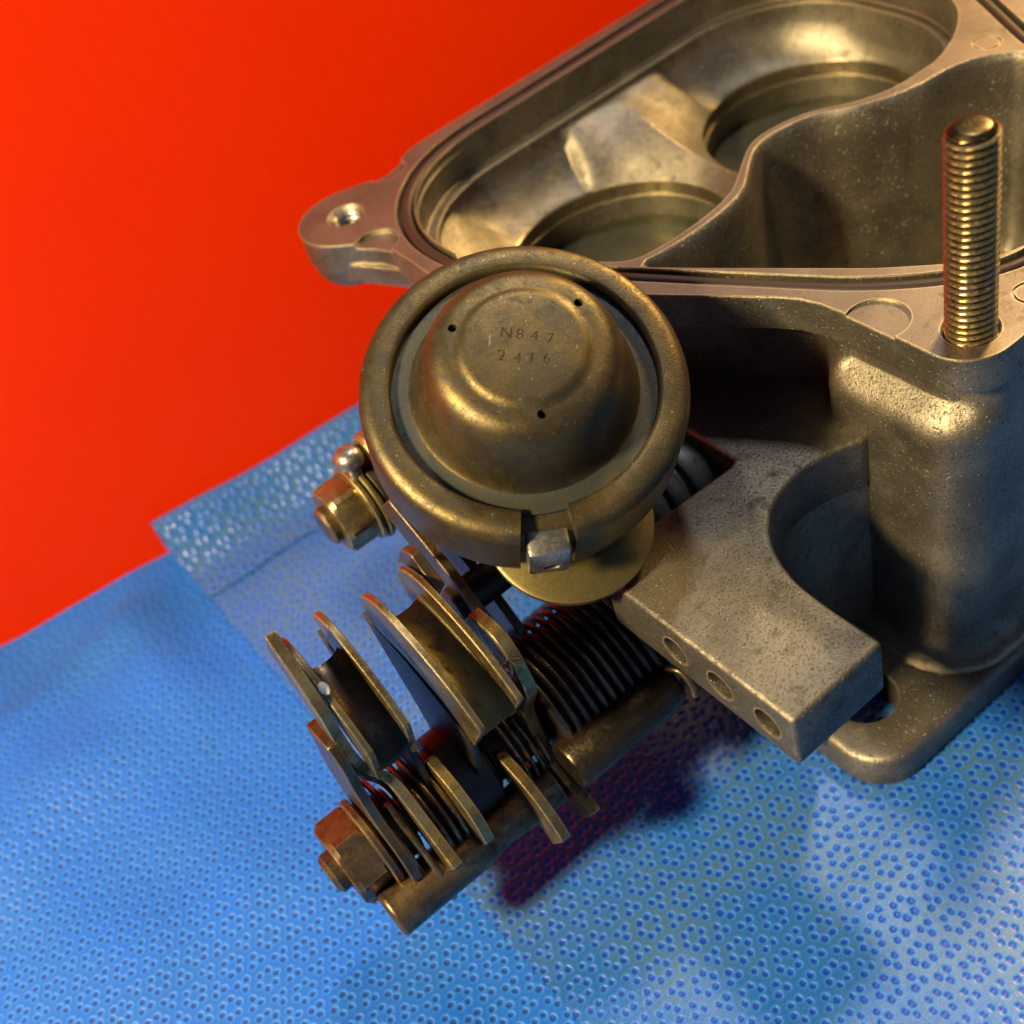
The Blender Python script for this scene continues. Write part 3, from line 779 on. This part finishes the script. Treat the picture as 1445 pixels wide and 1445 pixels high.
# web plates that carry the sectors down to the shaft
def webplate(x, pts, th, mat, nm='web_plate', parent=TB):
    V, F = prism(pts, x-th/2, x+th/2); me = mesh_of([(v[2], v[0], v[1]) for v in V], F); me = bevel_mesh(me, 0.2, 1, 40)
    return mko(nm, me, mat, parent, 35)
hubA = [(-4, 66), (-14, 63), (-22, 56), (-24, 52), (-24, 36)] + arc(SY, SZ, 7.5, 170, 330, 12) + [(-11, 40)]
webplate(-108.6, [(p[0], p[1]) for p in hubA], 1.5, 'black', parent=PA)
hubB = [(-4, 63), (-16, 61), (-27, 55), (-31, 50), (-27, 36)] + arc(SY, SZ, 8.5, 165, 330, 12) + [(-10, 40)]
webplate(-100.2, hubB, 1.5, 'black', parent=PB)
V, F = lathe([(0, 0.25), (0.7, 0.2), (0.95, 0.0), (0.7, -0.2), (0, -0.25)], 14)
mk('paint_dab', axis_frame([(v[0]*0.85, v[1]*1.3, v[2]) for v in V], (-115.7, -21.3, 72.1), (0.0, -0.55, 0.83)), F, 'paint', PA, 60)

# bent levers
o = strip('bent_lever', [(-14.5, 82.3), (-19.6, 76.7), (-23.3, 70.4), (-23.7, 61.9), (-24.7, 57.2), (-23.0, 50.8), (-23.5, 47.5), (-25.4, 44.8), (-29.8, 39.0), (-37.1, 33.2)],
      [(-9.2, 75.0), (-14.3, 69.4), (-18.0, 63.1), (-18.4, 54.6), (-19.4, 49.9), (-17.7, 43.5), (-18.2, 40.2), (-20.1, 37.5), (-24.5, 31.7), (-31.8, 25.9)],
      [-117.6, -117.75, -117.95, -118.0, -117.7, -116.3, -114.5, -113.8, -113.6, -113.6], 2.0, 'zinc')
label(o, 'long olive lever with an S bend, fixed to the outer pulley sector')
o = strip('bent_lever', [(-24.4, 68.7), (-30.9, 69.1), (-33.9, 66.1), (-35.2, 61.1), (-34.7, 55.1), (-29.3, 44.6), (-28.1, 36.9), (-29.7, 28.2), (-35.7, 24.1), (-39.7, 21.8)],
      [(-19.7, 62.2), (-26.2, 62.6), (-29.2, 59.6), (-30.5, 54.6), (-30.0, 48.6), (-24.6, 38.1), (-23.4, 30.4), (-25.0, 21.7), (-31.0, 17.6), (-35.0, 15.3)],
      [-89, -89, -89, -88.9, -88.6, -88.2, -87.9, -87.6, -87.5, -87.5], 2.3, 'zinc')
label(o, 'olive lever with an S bend behind the inner pulley, curving over the rod')
o = strip('short_lever', [(-23.8, 44.6), (-30.2, 42.7), (-34.7, 37.8), (-35.8, 30.8)],
      [(-18.5, 37.3), (-24.9, 35.4), (-29.4, 30.5), (-30.5, 23.5)],
      [-106.4, -106.4, -106.4, -106.4], 2.0, 'zinc')
o = strip('short_lever', [(-26.8, 36.7), (-34.2, 34.6), (-39.2, 30.0), (-41.9, 25.0)],
      [(-21.5, 29.4), (-28.9, 27.3), (-33.9, 22.7), (-36.6, 17.7)],
      [-95.4, -95.4, -95.4, -95.4], 2.0, 'zinc')
o = strip('short_lever', [(-8.0, 73.7), (-12.1, 75.6), (-14.3, 73.3), (-17.7, 70.8)],
      [(-3.3, 67.2), (-7.4, 69.1), (-9.6, 66.8), (-13.0, 64.3)],
      [-90.2, -90.2, -90.2, -90.2], 1.8, 'brown')
o = strip('washer_lever', [(-24, 63), (-25.6, 58), (-24.4, 49), (-25.6, 41), (-29.6, 34), (-30.6, 28)], [(-16, 62), (-14, 55), (-11, 45), (-11, 34), (-16, 24), (-26, 22)], [-119.6]*6, 1.8, 'brown')
label(o, 'browned lever behind the end nut')

cylx('shaft', -131.5, -34, SY, SZ, 4.0, 'brown', n=24, ch=0.8)
cylx('hub_sleeve', -112.5, -97, SY, SZ, 7.4, 'black')
cylx('hub_sleeve', -105.0, -98.0, SY, SZ, 9.4, 'black')
cylx('hub_sleeve', -97.0, -85.0, SY, SZ, 6.4, 'black')
cylx('hub_sleeve', -83.5, -56, SY, SZ, 12.0, 'black')
hexnut('hex_nut', -129.0, -122.6, SY, SZ, 15.4, 'brown', 14)
cylx('washer', -122.7, -121.1, SY, SZ, 9.2, 'brown', ch=0.3)
cylx('washer', -121.0, -120.6, SY, SZ, 7.6, 'dark', ch=0.1)
cylx('washer', -118.5, -115.0, SY, SZ, 6.8, 'dark', ch=0.3)
def coil(name, x0, x1, turns, R, r, mat, ph=0.0, lab=None):
    n = int(turns*40); path = []
    for i in range(n+1):
        a = ph+2*math.pi*turns*i/n; path.append((x0+(x1-x0)*i/n, SY+R*math.cos(a), SZ+R*math.sin(a)))
    o = mk(name, *tube(path, r, 8), mat, TB, 80)
    if lab: label(o, lab)
    return o
coil('return_spring', -84.5, -53, 15.0, 14.2, 0.72, 'spring_dark', 0.6, 'wide dark return spring below the domed cap')
coil('return_spring', -112.4, -107.6, 2.6, 10.6, 0.62, 'spring', 0.4, 'small coppery spring beside the outer pulley')
coil('return_spring', -93.6, -88.2, 3.4, 10.2, 0.5, 'spring', 1.0, 'thin bright spring under the inner pulley')
coil('return_spring', -118.9, -115.3, 1.6, 10.0, 0.6, 'spring', 2.2, 'bright spring wire between the end nut and first lever')
# hooked spring end over the rod
o = mk('spring_hook', *tube(catmull([(-116.8, -24, 42), (-116.6, -27, 36), (-116.2, -30, 30), (-116.0, -31.9, 24), (-115.9, -31.4, 18), (-115.9, -29, 15)], 6), 0.7, 8), 'spring', TB, 80)
# rod and tube in front of the shaft
def bar(name, pts, r, mat, n=28):
    return mk(name, *tube(pts, r, n), mat, TB, 50)
prof = [(0, 0), (4.2, 0), (4.75, 0.5), (4.8, 1.0), (4.75, 20), (4.4, 22.4), (4.1, 24.5), (4.3, 27), (4.6, 29.5), (4.7, 37.5), (0, 37.5)]
V, F = lathe(prof, 40)
o = mk('stop_rod', along_x(V, -127.0, -29.0, 22.6), F, 'brown', TB, 50); label(o, 'browned round rod with a cut end, in front of the end nut')
prof = [(0, 0), (4.5, 0), (4.9, 0.5), (4.95, 18), (4.8, 22), (4.5, 24.4), (3.8, 25.2), (0, 25.4)]
V, F = lathe(prof, 40)
o = mk('stop_tube', along_x(V, -87.3, -34.4, 31.0), F, 'oily', TB, 50); label(o, 'dark oily tube under the bracket arm')
mk('cotter_wire', *tube(catmull([(-62.4, -34.6, 35.2), (-61.4, -37, 35.6), (-61.0, -39.2, 33.6), (-61.0, -39.6, 30.4)], 6), 0.75, 8), 'brown', TB, 80)
cylx('spring_collar', -84.8, -83.4, SY, SZ, 14.6, 'black')

# ---- second shaft with nut behind the pulleys
Y2, Z2 = 24.0, 59.0
hexnut('hex_nut', -91.5, -85.4, Y2, Z2, 13.0, 'zinc', 4)
cylx('bolt_end', -93.4, -91.0, Y2, Z2, 4.0, 'brown', n=24)
cylx('washer', -85.4, -84.2, Y2, Z2, 8.2, 'zinc', ch=0.3)
cylx('washer', -83.9, -82.7, Y2, Z2, 8.8, 'olive', ch=0.3)
cylx('spacer', -82.6, -79.0, Y2, Z2, 8.4, 'black', ch=0.6)
cylx('choke_shaft', -79.2, -42, Y2, Z2, 5.4, 'dark', ch=0.4)
V, F = cone(0, 0, rnd([(0.01, 0), (1.8, 0.2), (2.6, 1.4), (2.6, 2.4), (1.6, 3.2), (1.5, 7)], 1)[::-1] if False else [(1.6, 0), (1.6, 4.2), (2.9, 4.6), (3.1, 6.0), (2.2, 7.2), (1.0, 7.7)], 20)
mk('ball_screw', [(v[0]-83.5, v[1]+22.6, v[2]+65.6) for v in V], F, 'steel', TB, 60)
cylx('collar', -80.6, -77.4, Y2-2.0, Z2+10.5, 4.6, 'zinc', ch=0.6)

# ---- linkage glimpsed between the pulleys and the cap
o = strip('link_lever', [(8, 70), (-2, 64), (-12, 56), (-22, 46)], [(14, 64), (5, 57), (-5, 48), (-14, 40)], [-83.6]*4, 1.8, 'brown')
o = strip('link_lever', [(18, 66), (6, 60), (-6, 52), (-16, 42)], [(22, 60), (12, 52), (2, 44), (-8, 36)], [-78.0]*4, 1.8, 'dark')
cylx('link_pin', -86.0, -70, -6.0, 52.0, 3.6, 'black')
cylx('link_pin', -80.0, -66, 4.0, 60.0, 2.4, 'brown', n=20)
V, F = lathe([(0, 1.6), (1.1, 1.2), (1.6, 0), (1.1, -1.2), (0, -1.6)], 18)
mk('ball_pin', [(v[0]-72.0, v[1]-9.0, v[2]+62.0) for v in V], F, 'steel', TB, 80)
webplate(-57, [(8, 62), (-10, 58), (-13, 50), (-13, 22), (10, 22)], 3.0, 'black', 'bearing_plate')
# tuft of lint caught on the levers
rl = random.Random(3)
for cx, cy, cz in ((-95.6, -24.6, 36.2), (-91.0, -33.8, 64.5)):
    Vall = []; Fall = []
    for k in range(26):
        p = Vector((cx+rl.uniform(-1, 1), cy+rl.uniform(-.8, .8), cz+rl.uniform(-.6, .8))); path = [tuple(p)]
        d = Vector((rl.uniform(-1, 1), rl.uniform(-1, .3), rl.uniform(-.2, 1))).normalized()
        for q in range(5):
            d = (d+Vector((rl.uniform(-.6, .6), rl.uniform(-.6, .6), rl.uniform(-.6, .6)))).normalized(); p = p+d*rl.uniform(.3, .7); path.append(tuple(p))
        V, F = tube(path, 0.045, 3); o_ = len(Vall); Vall += V; Fall += [tuple(i+o_ for i in f) for f in F]
    o = mk('lint_tuft', Vall, Fall, 'lint', TB, 0); o['kind'] = 'stuff'
